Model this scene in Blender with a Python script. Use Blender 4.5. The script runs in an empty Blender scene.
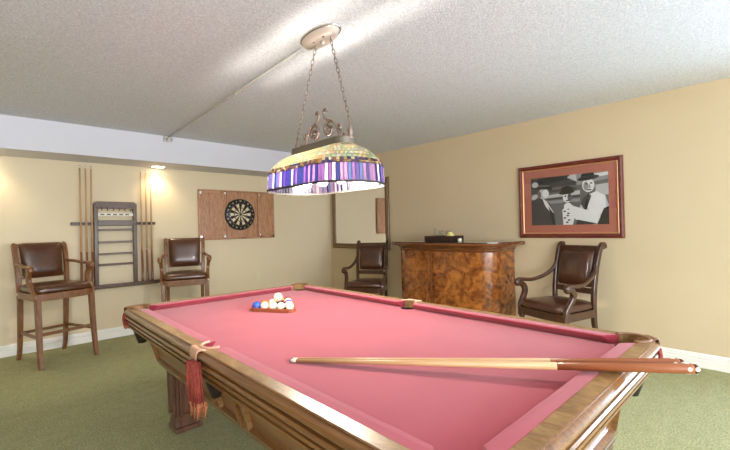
import bpy, bmesh, math, random
from mathutils import Vector, Matrix, Euler
random.seed(7)
PI = math.pi
sc = bpy.context.scene
COL = sc.collection

# ------------------------------------------------------------------ materials
def lin(c):
    return tuple(((v/12.92) if v <= .04045 else ((v+.055)/1.055)**2.4) for v in c)
def rgb(r, g, b):
    return lin((r/255, g/255, b/255)) + (1,)

class NT:
    def __init__(s, name):
        s.m = bpy.data.materials.new(name); s.m.use_nodes = True
        s.t = s.m.node_tree; s.t.nodes.clear()
        s.out = s.t.nodes.new('ShaderNodeOutputMaterial')
    def n(s, typ, **kw):
        nd = s.t.nodes.new(typ)
        for k, v in kw.items():
            if k in nd.inputs: nd.inputs[k].default_value = v
            else: setattr(nd, k, v)
        return nd
    def l(s, a, b): s.t.links.new(a, b)
    def coords(s, scale=(1,1,1), out='Object'):
        tc = s.n('ShaderNodeTexCoord'); mp = s.n('ShaderNodeMapping')
        mp.inputs['Scale'].default_value = scale
        s.l(tc.outputs[out], mp.inputs['Vector']); return mp.outputs['Vector']
    def ramp(s, fac, stops):
        r = s.n('ShaderNodeValToRGB')
        el = r.color_ramp.elements
        while len(el) < len(stops): el.new(.5)
        for e, (p, c) in zip(el, stops): e.position = p; e.color = c
        s.l(fac, r.inputs['Fac']); return r.outputs['Color']

def principled(name, col, rough=.5, metal=0, bump=None, var=None, coat=0, spec=.5, sheen=0):
    """bump=(scale,strength,dist)  var=(scale, colour2, stretch)"""
    t = NT(name)
    p = t.n('ShaderNodeBsdfPrincipled')
    p.inputs['Roughness'].default_value = rough; p.inputs['Metallic'].default_value = metal
    p.inputs['Base Color'].default_value = col
    p.inputs['Coat Weight'].default_value = coat; p.inputs['Coat Roughness'].default_value = .12
    p.inputs['Specular IOR Level'].default_value = spec
    if sheen: p.inputs['Sheen Weight'].default_value = sheen
    if var:
        v = t.coords(var[2] if len(var) > 2 else (1,1,1))
        nz = t.n('ShaderNodeTexNoise', Scale=var[0], Detail=5.0, Roughness=.6); t.l(v, nz.inputs['Vector'])
        c = t.ramp(nz.outputs['Fac'], [(.3, col), (.72, var[1])]); t.l(c, p.inputs['Base Color'])
    if bump:
        v = t.coords()
        nz = t.n('ShaderNodeTexNoise', Scale=bump[0], Detail=3.0); t.l(v, nz.inputs['Vector'])
        b = t.n('ShaderNodeBump', Strength=bump[1], Distance=bump[2])
        t.l(nz.outputs['Fac'], b.inputs['Height']); t.l(b.outputs['Normal'], p.inputs['Normal'])
    t.l(p.outputs['BSDF'], t.out.inputs['Surface'])
    return t.m

def wood(name, c1, c2, stretch=(14,14,1.2), scale=3, rough=.35, coat=.3, dist=1.5):
    t = NT(name); v = t.coords(stretch)
    p = t.n('ShaderNodeBsdfPrincipled', Roughness=rough)
    p.inputs['Coat Weight'].default_value = coat; p.inputs['Coat Roughness'].default_value = .15
    nz = t.n('ShaderNodeTexNoise', Scale=scale, Detail=6.0, Roughness=.65, Distortion=dist); t.l(v, nz.inputs['Vector'])
    c = t.ramp(nz.outputs['Fac'], [(.32, c1), (.68, c2)]); t.l(c, p.inputs['Base Color'])
    b = t.n('ShaderNodeBump', Strength=.08, Distance=.002); t.l(nz.outputs['Fac'], b.inputs['Height'])
    t.l(b.outputs['Normal'], p.inputs['Normal'])
    t.l(p.outputs['BSDF'], t.out.inputs['Surface']); return t.m

def emission(name, col, strength):
    t = NT(name); e = t.n('ShaderNodeEmission', Color=col, Strength=strength)
    t.l(e.outputs['Emission'], t.out.inputs['Surface']); return t.m

def stained(name, col, trans=.75):
    t = NT(name)
    tr = t.n('ShaderNodeBsdfTranslucent', Color=col); df = t.n('ShaderNodeBsdfDiffuse', Color=col)
    gl = t.n('ShaderNodeBsdfGlossy', Roughness=.15); gl.inputs['Color'].default_value = (1,1,1,1)
    m1 = t.n('ShaderNodeMixShader', Fac=1-trans); t.l(tr.outputs[0], m1.inputs[1]); t.l(df.outputs[0], m1.inputs[2])
    m2 = t.n('ShaderNodeMixShader', Fac=.05); t.l(m1.outputs[0], m2.inputs[1]); t.l(gl.outputs[0], m2.inputs[2])
    t.l(m2.outputs[0], t.out.inputs['Surface']); return t.m

def clear_glass(name, tint=(1,1,1,1), refl=1.0, rough=0.0):
    t = NT(name)
    tr = t.n('ShaderNodeBsdfTransparent', Color=tint)
    gl = t.n('ShaderNodeBsdfGlossy', Roughness=rough); gl.inputs['Color'].default_value = (refl,)*3+(1,)
    ge = t.n('ShaderNodeNewGeometry'); mi = t.n('ShaderNodeMath', operation='MULTIPLY_ADD')
    t.l(ge.outputs['Backfacing'], mi.inputs[0]); mi.inputs[1].default_value = 1/1.45-1.45; mi.inputs[2].default_value = 1.45
    fr = t.n('ShaderNodeFresnel'); t.l(mi.outputs[0], fr.inputs['IOR'])
    m = t.n('ShaderNodeMixShader'); t.l(fr.outputs[0], m.inputs[0]); t.l(tr.outputs[0], m.inputs[1]); t.l(gl.outputs[0], m.inputs[2])
    t.l(m.outputs[0], t.out.inputs['Surface']); return t.m

M = {}
M['wall'] = principled('wall_paint', rgb(203,183,150), .75, bump=(140,.12,.004), var=(1.3, rgb(208,189,156)))
M['wallback'] = principled('wall_paint_pale', rgb(218,202,170), .75, bump=(140,.12,.004), var=(1.3, rgb(222,207,176)))
M['white'] = principled('white_paint', rgb(212,212,220), .6, bump=(120,.08,.003))
M['trimwhite'] = principled('trim_white', rgb(236,234,228), .45)

def mk_ceiling():
    t = NT('popcorn_ceiling'); v = t.coords()
    p = t.n('ShaderNodeBsdfPrincipled', Roughness=.9)
    nz = t.n('ShaderNodeTexNoise', Scale=85.0, Detail=4.0, Roughness=.7); t.l(v, nz.inputs['Vector'])
    c = t.ramp(nz.outputs['Fac'], [(.35, rgb(204,205,211)), (.65, rgb(238,239,246))]); t.l(c, p.inputs['Base Color'])
    b = t.n('ShaderNodeBump', Strength=.8, Distance=.012); t.l(nz.outputs['Fac'], b.inputs['Height'])
    t.l(b.outputs['Normal'], p.inputs['Normal']); t.l(p.outputs['BSDF'], t.out.inputs['Surface']); return t.m
M['ceiling'] = mk_ceiling()

def mk_carpet():
    t = NT('green_carpet'); v = t.coords()
    p = t.n('ShaderNodeBsdfPrincipled', Roughness=.95); p.inputs['Specular IOR Level'].default_value = .15
    n1 = t.n('ShaderNodeTexNoise', Scale=95.0, Detail=3.0, Roughness=.7); t.l(v, n1.inputs['Vector'])
    n2 = t.n('ShaderNodeTexNoise', Scale=14.0, Detail=4.0, Roughness=.6); t.l(v, n2.inputs['Vector'])
    c1 = t.ramp(n1.outputs['Fac'], [(.3, rgb(126,128,92)), (.7, rgb(196,194,150))])
    c2 = t.ramp(n2.outputs['Fac'], [(.3, rgb(236,238,232)), (.7, rgb(255,255,255))])
    mx = t.n('ShaderNodeMix', data_type='RGBA', blend_type='MULTIPLY'); mx.inputs[0].default_value = 1
    t.l(c1, mx.inputs[6]); t.l(c2, mx.inputs[7]); t.l(mx.outputs[2], p.inputs['Base Color'])
    b = t.n('ShaderNodeBump', Strength=.7, Distance=.008); t.l(n1.outputs['Fac'], b.inputs['Height'])
    t.l(b.outputs['Normal'], p.inputs['Normal']); t.l(p.outputs['BSDF'], t.out.inputs['Surface']); return t.m
M['carpet'] = mk_carpet()

M['felt'] = principled('red_felt', rgb(162,56,72), .95, bump=(500,.15,.001), var=(5, rgb(154,50,66)), spec=.1, sheen=.3)
M['twood'] = wood('table_wood', rgb(96,60,30), rgb(140,96,52), (40,1.4,40), 2, .28, .5, .4)
M['trail'] = wood('rail_top_wood', rgb(112,80,46), rgb(164,128,82), (10,4,10), 3, .36, .25, .8)
M['twood_end'] = wood('table_wood_end', rgb(92,58,28), rgb(150,104,56), (1.0,9,9), 4, .26, .6)
M['twood_leg'] = wood('table_wood_leg', rgb(70,42,32), rgb(112,74,56), (30,30,1.0), 2, .3, .5, .4)
M['stoolwood'] = wood('stool_wood', rgb(92,54,28), rgb(140,92,52), (10,10,1.5), 5, .4, .3)
M['chairwood'] = wood('chair_wood', rgb(46,24,14), rgb(82,44,24), (8,8,2), 5, .3, .6)
M['rackwood'] = wood('rack_wood', rgb(66,48,36), rgb(100,74,56), (10,10,2), 5, .45, .2)
M['oak'] = wood('oak_panel', rgb(146,98,64), rgb(202,152,114), (7,7,1.0), 4, .5, .15, 3.0)
M['leather'] = principled('brown_leather', rgb(66,37,21), .30, bump=(90,.12,.003), var=(7, rgb(92,55,31)), coat=.35)
M['leather2'] = principled('dark_leather', rgb(62,33,20), .28, bump=(90,.12,.003), var=(7, rgb(84,48,28)), coat=.4)
M['brassnail'] = principled('nail_brass', rgb(120,84,44), .35, 1)
M['black'] = principled('black_satin', rgb(22,20,20), .45)
M['pocketleather'] = principled('black_pocket_leather', rgb(38,26,20), .55, bump=(60,.4,.004))
M['pocketrim'] = principled('pocket_rim_leather', rgb(196,152,126), .45)
M['pocketrimdark'] = principled('pocket_rim_brown', rgb(120,84,54), .4)
M['fringe'] = principled('red_fringe', rgb(168,72,58), .8, var=(60, rgb(120,40,34)))
M['fringegold'] = principled('gold_fringe', rgb(176,110,74), .8)
M['maple'] = wood('cue_maple', rgb(186,144,98), rgb(208,168,122), (20,20,1), 3, .45, .1)
M['cuebutt'] = wood('cue_butt', rgb(146,82,46), rgb(164,96,56), (20,20,1), 3, .45, .15)
M['cuebutt2'] = wood('cue_butt_dark', rgb(96,52,28), rgb(140,84,44), (20,20,1), 3, .25, .6)
M['cuetip'] = principled('cue_tip', rgb(120,110,110), .8)
M['ferrule'] = principled('ivory', rgb(235,228,208), .35)
M['rubber'] = principled('rubber_bumper', rgb(70,44,30), .6)
M['iron'] = principled('scroll_iron', rgb(128,112,104), .42, .7, var=(40, rgb(164,146,134)))
M['canopymetal'] = principled('canopy_metal', rgb(206,192,184), .45, .35)
M['chrome'] = principled('chrome', rgb(210,210,212), .2, 1)
M['pewter'] = principled('pewter', rgb(112,104,92), .4, .5)
M['lead'] = principled('lead_came', rgb(34,27,22), .6)
M['conduit'] = principled('conduit_paint', rgb(196,190,180), .5)
M['plate'] = principled('outlet_plate', rgb(222,212,176), .4)
M['slot'] = principled('outlet_slot', rgb(90,84,66), .6)
M['mirror'] = principled('mirror_silver', (.93,.93,.93,1), .015, 1)
M['mirrorframe'] = wood('mirror_frame', rgb(70,50,28), rgb(120,90,50), (30,30,30), 3, .35, .4)
M['mirrorgold'] = principled('mirror_gilt', rgb(150,118,68), .4, .6)
M['mahog'] = wood('picture_mahogany', rgb(84,26,20), rgb(116,42,30), (10,2,10), 4, .22, .7)
M['mat'] = principled('picture_mat', rgb(168,98,80), .9)
M['fillet'] = principled('gilt_fillet', rgb(206,150,104), .4, .4)
M['pane'] = clear_glass('picture_glass')
M['glass'] = clear_glass('drinking_glass', (.93,.95,.96,1))
M['bartop'] = principled('bar_top_black', rgb(36,26,20), .12, coat=.8)
M['traywood'] = principled('tray_dark', rgb(46,24,18), .35)
M['yellow'] = principled('napkin_yellow', rgb(226,212,128), .8, bump=(30,.3,.01))
for i, g in enumerate((20, 54, 92, 136, 178, 212)):
    M['g%d' % i] = principled('photo_grey_%d' % i, rgb(g, g, g), .7)
M['bulb'] = emission('bulb_glow', (1, .93, .82, 1), 520)
M['dlglow'] = emission('downlight_glow', (1, .90, .72, 1), 14)
M['whiteglass'] = stained('opal_glass', (.9,.88,.85,1), .6)

def mk_burl(name, c1, c2, c3):
    t = NT(name); v = t.coords((1,1,1))
    p = t.n('ShaderNodeBsdfPrincipled', Roughness=.22)
    p.inputs['Coat Weight'].default_value = .7; p.inputs['Coat Roughness'].default_value = .08
    n1 = t.n('ShaderNodeTexNoise', Scale=4.5, Detail=8.0, Roughness=.72, Distortion=2.2); t.l(v, n1.inputs['Vector'])
    n2 = t.n('ShaderNodeTexVoronoi', Scale=22.0); t.l(v, n2.inputs['Vector'])
    ad = t.n('ShaderNodeMath', operation='MULTIPLY_ADD'); t.l(n2.outputs['Distance'], ad.inputs[0]); ad.inputs[1].default_value = .14
    t.l(n1.outputs['Fac'], ad.inputs[2])
    c = t.ramp(ad.outputs[0], [(.38, c1), (.54, c2), (.72, c3)]); t.l(c, p.inputs['Base Color'])
    t.l(p.outputs['BSDF'], t.out.inputs['Surface']); return t.m
M['burl'] = mk_burl('burl_walnut', rgb(66,32,12), rgb(128,70,26), rgb(176,108,46))
M['barwood'] = wood('bar_edge_wood', rgb(84,42,18), rgb(136,76,34), (3,1,10), 4, .25, .6)

# ------------------------------------------------------------------ mesh builder
class MB:
    def __init__(s): s.bm = bmesh.new(); s.mi = 0
    def _fin(s, faces, smooth):
        for f in faces: f.material_index = s.mi; f.smooth = smooth
    def box(s, c, size, rot=None, bevel=0, seg=2, taper=None):
        """centre, full size; taper=(sx,sy) scales the bottom face"""
        mt = Matrix.Translation(c) @ (rot.to_matrix().to_4x4() if rot else Matrix()) 
        r = bmesh.ops.create_cube(s.bm, size=1)
        vs = r['verts']
        for v in vs:
            k = (1,1)
            if taper and v.co.z < 0: k = taper
            v.co = Vector((v.co.x*size[0]*k[0], v.co.y*size[1]*k[1], v.co.z*size[2]))
        bmesh.ops.transform(s.bm, matrix=mt, verts=vs)
        fs = list({f for v in vs for f in v.link_faces})
        s._fin(fs, False)
        if bevel:
            es = list({e for v in vs for e in v.link_edges})
            r = bmesh.ops.bevel(s.bm, geom=es, offset=bevel, segments=seg, profile=.5, affect='EDGES', clamp_overlap=True)
            s._fin(r['faces'], False)
        return s
    def lathe(s, prof, c=(0,0,0), n=24, axis='z', smooth=True, sx=1, sy=1, cap=True, rot=None):
        rings = []
        R = rot.to_matrix() if rot else Matrix.Identity(3)
        for r, z in prof:
            ring = []
            for i in range(n):
                a = 2*PI*i/n
                p = Vector((r*math.cos(a)*sx, r*math.sin(a)*sy, z))
                if axis == 'y': p = Vector((p.x, p.z, p.y))
                elif axis == 'x': p = Vector((p.z, p.x, p.y))
                ring.append(s.bm.verts.new(Vector(c) + R @ p))
            rings.append(ring)
        fs = []
        for a, b in zip(rings, rings[1:]):
            for i in range(n):
                fs.append(s.bm.faces.new((a[i], a[(i+1)%n], b[(i+1)%n], b[i])))
        s._fin(fs, smooth)
        if cap:
            cf = [s.bm.faces.new(rings[0]), s.bm.faces.new(rings[-1])]; s._fin(cf, False)
        return s
    def sphere(s, c, r, n=20, sc=(1,1,1)):
        R = bmesh.ops.create_uvsphere(s.bm, u_segments=n, v_segments=max(6, n*2//3), radius=r)
        for v in R['verts']: v.co = Vector((v.co.x*sc[0], v.co.y*sc[1], v.co.z*sc[2])) + Vector(c)
        s._fin({f for v in R['verts'] for f in v.link_faces}, True); return s
    def sweep(s, pts, rad, n=8, square=False, closed=False, up=None, smooth=True):
        """rad: number | (ru,rv) | list; ru lies along side vector, rv along the 'up' vector"""
        P = [Vector(p) for p in pts]; m = len(P)
        if not isinstance(rad, list): rad = [rad]*m
        T = []
        for i in range(m):
            if closed: d = P[(i+1)%m] - P[i-1]
            else: d = P[min(i+1, m-1)] - P[max(i-1, 0)]
            T.append(d.normalized())
        u = Vector(up) if up else (Vector((0,0,1)) if abs(T[0].z) < .9 else Vector((0,1,0)))
        rings = []
        for i in range(m):
            u = (u - T[i]*u.dot(T[i])).normalized(); w = T[i].cross(u).normalized()
            r = rad[i]; ru, rv = (r, r) if not isinstance(r, (tuple, list)) else r
            ring = []
            if square:
                b = .78
                offs = [(1,b),(b,1),(-b,1),(-1,b),(-1,-b),(-b,-1),(b,-1),(1,-b)]
            else:
                offs = [(math.cos(2*PI*k/n), math.sin(2*PI*k/n)) for k in range(n)]
            for a, b2 in offs: ring.append(s.bm.verts.new(P[i] + w*(ru*a) + u*(rv*b2)))
            rings.append(ring)
        k = len(rings[0]); fs = []
        prs = list(zip(rings, rings[1:])) + ([(rings[-1], rings[0])] if closed else [])
        for a, b2 in prs:
            for i in range(k): fs.append(s.bm.faces.new((a[i], a[(i+1)%k], b2[(i+1)%k], b2[i])))
        s._fin(fs, smooth and not square)
        if not closed:
            s._fin([s.bm.faces.new(rings[0]), s.bm.faces.new(rings[-1])], False)
        return s
    def loops(s, loops, closed=True, smooth=False, caps=False):
        """skin a list of equally long vertex loops"""
        R = [[s.bm.verts.new(Vector(p)) for p in L] for L in loops]
        k = len(R[0]); fs = []
        for a, b in zip(R, R[1:]):
            for i in range(k if closed else k-1): fs.append(s.bm.faces.new((a[i], a[(i+1)%k], b[(i+1)%k], b[i])))
        s._fin(fs, smooth)
        if caps: s._fin([s.bm.faces.new(R[0]), s.bm.faces.new(R[-1])], False)
        return s
    def prism(s, poly, z0, z1, axis='z', smooth=False):
        def P(p, z):
            return {'z': (p[0], p[1], z), 'y': (p[0], z, p[1]), 'x': (z, p[0], p[1])}[axis]
        s.loops([[P(p, z0) for p in poly], [P(p, z1) for p in poly]], True, smooth, True); return s
    def ring_fill(s, outer, inner, z):
        def lp(L):
            vs = [s.bm.verts.new((p[0], p[1], z)) for p in L]
            return [s.bm.edges.new((vs[i], vs[(i+1)%len(vs)])) for i in range(len(vs))]
        es = lp(outer) + (lp(inner) if inner else [])
        r = bmesh.ops.triangle_fill(s.bm, edges=es, use_beauty=True)
        fs = [g for g in r['geom'] if isinstance(g, bmesh.types.BMFace)]
        s._fin(fs, False); return s
    def build(s, name, mats, parent=None, bevel=0, seg=2, sub=0, smooth_angle=None, recalc=True):
        if recalc: bmesh.ops.recalc_face_normals(s.bm, faces=s.bm.faces)
        me = bpy.data.meshes.new(name); s.bm.to_mesh(me); s.bm.free()
        for m in (mats if isinstance(mats, (list, tuple)) else [mats]): me.materials.append(m)
        o = bpy.data.objects.new(name, me); COL.objects.link(o)
        if parent: o.parent = parent
        if bevel:
            b = o.modifiers.new('bevel', 'BEVEL'); b.width = bevel; b.segments = seg; b.limit_method = 'ANGLE'; b.angle_limit = math.radians(40)
        if sub:
            b = o.modifiers.new('subdivision', 'SUBSURF'); b.levels = sub; b.render_levels = sub
            for p in me.polygons: p.use_smooth = True
        return o

def tag(o, label=None, cat=None, group=None, kind=None):
    if label: o['label'] = label
    if cat: o['category'] = cat
    if group: o['group'] = group
    if kind: o['kind'] = kind
    return o
def empty(name, loc, rz=0):
    o = bpy.data.objects.new(name, None); COL.objects.link(o)
    o.empty_display_size = .1; o.location = loc; o.rotation_euler = (0,0,rz); return o
def copy_tree(o, parent=None):
    c = o.copy(); COL.objects.link(c)
    if parent: c.parent = parent
    for ch in list(o.children): copy_tree(ch, c)
    return c
def facing(fx, fy): return math.atan2(fx, -fy)
def struct(o): o['kind'] = 'structure'; return o
def text_mesh(body, size, depth=.0004, align='CENTER'):
    cu = bpy.data.curves.new('t', 'FONT'); cu.body = body; cu.size = size; cu.extrude = depth
    cu.align_x = align; cu.align_y = 'CENTER'
    ob = bpy.data.objects.new('t', cu); COL.objects.link(ob)
    dg = bpy.context.evaluated_depsgraph_get(); dg.update()
    me = bpy.data.meshes.new_from_object(ob.evaluated_get(dg))
    bpy.data.objects.remove(ob); bpy.data.curves.remove(cu); return me
def bez(pts, n=8):
    """Catmull-Rom through points"""
    P = [Vector(p) for p in pts]; P = [2*P[0]-P[1]] + P + [2*P[-1]-P[-2]]; out = []
    for i in range(1, len(P)-2):
        for k in range(n):
            t = k/n; a, b, c, d = P[i-1:i+3]
            out.append(.5*((2*b)+(c-a)*t+(2*a-5*b+4*c-d)*t*t+(3*b-a-3*c+d)*t**3))
    out.append(P[-2]); return out
def lerp(a, b, t): return a+(b-a)*t

# ------------------------------------------------------------------ room
H, ZS, DS = 2.4435, 2.1212, .51
XL, YF = -7.4, -8.6
def slab(name, lo, hi, m):
    b = MB(); b.box([(a+c)/2 for a, c in zip(lo, hi)], [c-a for a, c in zip(lo, hi)]); return struct(b.build(name, m))
slab('floor', (XL-.2,YF-.2,-.1), (.2,.2,0), M['carpet'])
slab('ceiling', (XL-.2,YF-.2,H), (.2,.2,H+.12), M['ceiling'])
slab('wall_back', (XL-.2,0,0), (.2,.15,H), M['wallback'])
slab('wall_left', (XL-.15,YF,0), (XL,0,H), M['wall'])
# right wall with a glazed patio door beyond the frame's right edge
b = MB()
WY0, WY1, WZ = -8.0, -6.0, 2.08
b.box((.075,(WY1+0)/2,H/2), (.15,-WY1,H)); b.box((.075,(YF+WY0)/2,H/2), (.15,WY0-YF,H)); b.box((.075,(WY0+WY1)/2,(H+WZ)/2), (.15,WY1-WY0,H-WZ))
struct(b.build('wall_right', M['wall']))
# front wall (behind the camera) with an unseen wide window added for ambient light
b = MB(); FX0, FX1, FZ0, FZ1 = -6.9, -1.2, .45, 2.2
b.box(((XL+FX0)/2,YF-.075,H/2), (FX0-XL,.15,H)); b.box((FX1/2,YF-.075,H/2), (-FX1,.15,H))
b.box(((FX0+FX1)/2,YF-.075,FZ0/2), (FX1-FX0,.15,FZ0)); b.box(((FX0+FX1)/2,YF-.075,(FZ1+H)/2), (FX1-FX0,.15,H-FZ1))
struct(b.build('wall_front', M['wall']))
def window_unit(name, lo, hi, axis, n):
    """framed glazing filling an opening; axis = thin axis"""
    b = MB(); g = MB(); th = .05
    a = 1 if axis == 'x' else 0
    c = [(l+h)/2 for l, h in zip(lo, hi)]
    def bar(p0, p1):
        cc = [(u+v)/2 for u, v in zip(p0, p1)]; ss = [abs(u-v) for u, v in zip(p0, p1)]
        b.box(cc, ss)
    w = .06
    L, R = lo[a], hi[a]
    def mk(a0, a1, z0, z1):
        p0 = [0,0,z0]; p1 = [0,0,z1]; k = 1-a
        p0[a], p1[a] = a0, a1; p0[k], p1[k] = c[k]-th/2, c[k]+th/2
        bar(p0, p1)
    mk(L, R, lo[2], lo[2]+w); mk(L, R, hi[2]-w, hi[2])
    for i in range(n+1):
        x = lerp(L+w/2, R-w/2, i/n); mk(x-w/2, x+w/2, lo[2]+w, hi[2]-w)
    f = struct(b.build(name, M['trimwhite']))
    ss = [h-l for l, h in zip(lo, hi)]; ss[1-a] = .006; ss[a] -= 2*w; ss[2] -= 2*w
    g.box(c, ss); g.build('window_pane', M['pane'], f)
window_unit('door_1', (0,WY0,0), (.15,WY1,WZ), 'x', 2)
window_unit('fill_window_1', (FX0,YF-.15,FZ0), (FX1,YF,FZ1), 'y', 4)  # unseen window, added and widened to fill the room with cool light
# lowered soffit along the back wall
slab('trim_1', (XL,-DS,ZS), (0,0,H), M['white'])
def baseboard(name, p0, p1, nrm):
    prof = [(0,0),(.016,0),(.016,.066),(.011,.070),(.013,.078),(.013,.092),(.008,.096),(.010,.104),(.006,.116),(0,.121)]
    d = Vector(p1)-Vector(p0); n = Vector(nrm)
    L = [[Vector(q)+n*x+Vector((0,0,z)) for x, z in prof] for q in (p0, p1)]
    b = MB(); b.loops(L, True, False, True); return struct(b.build(name, M['trimwhite']))
baseboard('baseboard_back', (XL,0,0), (0,0,0), (0,-1,0))
baseboard('baseboard_right', (0,WY1,0), (0,-.016,0), (-1,0,0))
baseboard('baseboard_left', (XL,YF,0), (XL,-.016,0), (1,0,0))
baseboard('baseboard_front', (XL+.016,YF,0), (0,YF,0), (0,1,0))

# ------------------------------------------------------------------ pool table
TX, TY = -3.16, -4.01
table = tag(empty('pool_table', (TX,TY,0)), 'carved wooden pool table with red felt and fringed drop pockets', 'pool table')
A, B, WI, RC = .6875, 1.2785, .056, .085
TH, BED = .80, .762
def rrect(a, b, r, n=7):
    L = []
    for sx, sy, a0 in ((1,1,0),(-1,1,PI/2),(-1,-1,PI),(1,-1,3*PI/2)):
        for k in range(n+1):
            t = a0+PI/2*k/n; L.append((sx*(a-r)+r*math.cos(t), sy*(b-r)+r*math.sin(t)))
    return L
ai, bi = A-WI, B-WI
CR, SR = .058, .048           # pocket hole radii
CC = (ai-.030, bi-.030); SCX = ai-.018
def pocket_loop(outward, a, b):
    """rectangle a x b whose six pocket places bulge out (rail cut) or in (bed notch)"""
    L = []
    def arc(cx, cy, r, p0, p1):
        a0 = math.atan2(p0[1]-cy, p0[0]-cx); a1 = math.atan2(p1[1]-cy, p1[0]-cx)
        if outward:
            while a1 < a0: a1 += 2*PI
        else:
            while a1 > a0: a1 -= 2*PI
        for k in range(13):
            t = lerp(a0, a1, k/12); L.append((cx+r*math.cos(t), cy+r*math.sin(t)))
    h = math.sqrt(CR**2-(a-CC[0])**2); w = math.sqrt(CR**2-(b-CC[1])**2); s = math.sqrt(SR**2-(a-SCX)**2)
    arc(SCX, 0, SR, (a,-s), (a,s))
    arc(CC[0], CC[1], CR, (a,CC[1]-h), (CC[0]-w,b))
    arc(-CC[0], CC[1], CR, (-CC[0]+w,b), (-a,CC[1]-h))
    arc(-SCX, 0, SR, (-a,s), (-a,-s))
    arc(-CC[0], -CC[1], CR, (-a,-CC[1]+h), (-CC[0]+w,-b))
    arc(CC[0], -CC[1], CR, (CC[0]-w,-b), (a,-CC[1]+h))
    return L
inner = pocket_loop(True, ai, bi)
# flat top of the rails with pocket cut-outs
b = MB(); b.ring_fill(rrect(A-.012, B-.012, RC-.012), inner, TH)
b.loops([[(x,y,TH) for x, y in inner], [(x,y,TH-.06) for x, y in inner]])
b.build('rail_top', M['trail'], table)
# moulded rail side
prof = [(.012,TH),(.007,TH-.002),(.009,TH-.007),(.002,TH-.010),(-.005,TH-.016),(-.007,TH-.025),(-.003,TH-.034),(.012,TH-.040),
        (.013,TH-.046),(.001,TH-.049),(-.002,TH-.058),(.003,TH-.067),(.019,TH-.072),(.020,TH-.078),(.009,TH-.081),(.008,TH-.090),(.014,TH-.098),
        (.029,TH-.102),(.030,TH-.108),(.018,TH-.111),(.019,TH-.121),(.026,TH-.129),(.034,TH-.134),(.036,TH-.140),(.10,TH-.141)]
b = MB()
b.loops([[(x,y,z) for x, y in rrect(A-t, B-t, max(RC-t,.012))] for t, z in prof], True, True)
ro = b.build('rail_moulding', M['twood'], table)
for p in ro.data.polygons: p.use_smooth = True
m = ro.modifiers.new('edge', 'EDGE_SPLIT'); m.split_angle = math.radians(28)
# cloth bed
b = MB(); b.ring_fill(pocket_loop(False, ai, bi), None, BED); b.build('cloth_bed', M['felt'], table)
b = MB(); sl = pocket_loop(False, ai-.002, bi-.002)
b.loops([[(x,y,BED-.001) for x, y in sl], [(x,y,BED-.045) for x, y in sl]]); b.build('slate', M['pocketleather'], table)
# cushions
def cushion(p0, p1, nrm, m0, m1):
    """p0->p1 along the joint, nrm points to the table centre, m0/m1 = mitre shift of the nose"""
    d = (Vector(p1)-Vector(p0)).normalized(); n = Vector(nrm)
    pr = [(0,TH-.0005),(.030,TH-.001),(.047,TH-.0025),(.051,TH-.005),(.050,TH-.008),(.022,BED+.0005),(0,BED+.0005)]
    b = MB(); mx = .051; L = []
    for p, m in ((p0, m0), (p1, -m1)):
        L.append([Vector((p[0],p[1],0))+Vector((n.x*t,n.y*t,z))+Vector((d.x,d.y,0))*(m*t/mx) for t, z in pr])
    b.loops(L, True, False, True); return b.build('cushion', M['felt'], table, bevel=.0015)
gy = CC[1]-.052; gs = .048; gx = CC[0]-.052
for s in (1,-1):
    cushion((s*ai,gs,0), (s*ai,gy,0), (-s,0,0), .018, .045)
    cushion((s*ai,-gy,0), (s*ai,-gs,0), (-s,0,0), .045, .018)
    cushion((-gx,s*bi,0), (gx,s*bi,0), (0,-s,0), .045, .045)
# apron: slanted cabinet with raised panels
AT, AB, ZT, ZB = (.590,1.192), (.515,1.148), .675, .425
b = MB(); b.loops([[(sx*a_, sy*b_, z) for sx, sy in ((1,1),(-1,1),(-1,-1),(1,-1))] for (a_, b_), z in
    ((AT,ZT),((lerp(AT[0],AB[0],.9),lerp(AT[1],AB[1],.9)),lerp(ZT,ZB,.9)),(AB,ZB),((.45,1.08),ZB))], True, False, True)
b.build('apron', M['twood'], table)
def apron_panel(p00, p10, p01, p11):
    """raised frame around a recessed field; corners bottom-left, bottom-right, top-left, top-right"""
    P = [Vector(p) for p in (p00, p10, p11, p01)]
    n = (P[1]-P[0]).cross(P[3]-P[0]).normalized(); c = sum(P, Vector())/4
    if n.dot(Vector((c.x, c.y, 0))) < 0 : n = -n
    def ring(k, h):
        out = []
        for i in range(4):
            e1 = (P[(i+1)%4]-P[i]).normalized(); e2 = (P[i-1]-P[i]).normalized()
            out.append(P[i]+(e1+e2)*k+n*h)
        return out
    b = MB(); b.loops([ring(0,.0), ring(.001,.020), ring(.022,.022), ring(.028,.004), ring(.040,.002)], True, False, True)
    b.build('apron_panel', M['twood'], table)
def ap(side, u, t):
    """point on apron face; u along, t 0 bottom..1 top"""
    a_, b_ = lerp(AB[0],AT[0],t), lerp(AB[1],AT[1],t); z = lerp(ZB,ZT,t)
    return {'l': (-a_,-u,z), 'r': (a_,u,z), 'f': (u,-b_,z), 'b': (-u,b_,z)}[side]
for side, spans in (('l', ((-1.06,-.16),(-.11,.11),(.16,1.06))), ('r', ((-1.06,-.16),(-.11,.11),(.16,1.06))), ('f', ((-.43,.43),)), ('b', ((-.43,.43),))):
    for u0, u1 in spans:
        apron_panel(ap(side,u0,.2), ap(side,u1,.2), ap(side,u0,.92), ap(side,u1,.92))
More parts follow.
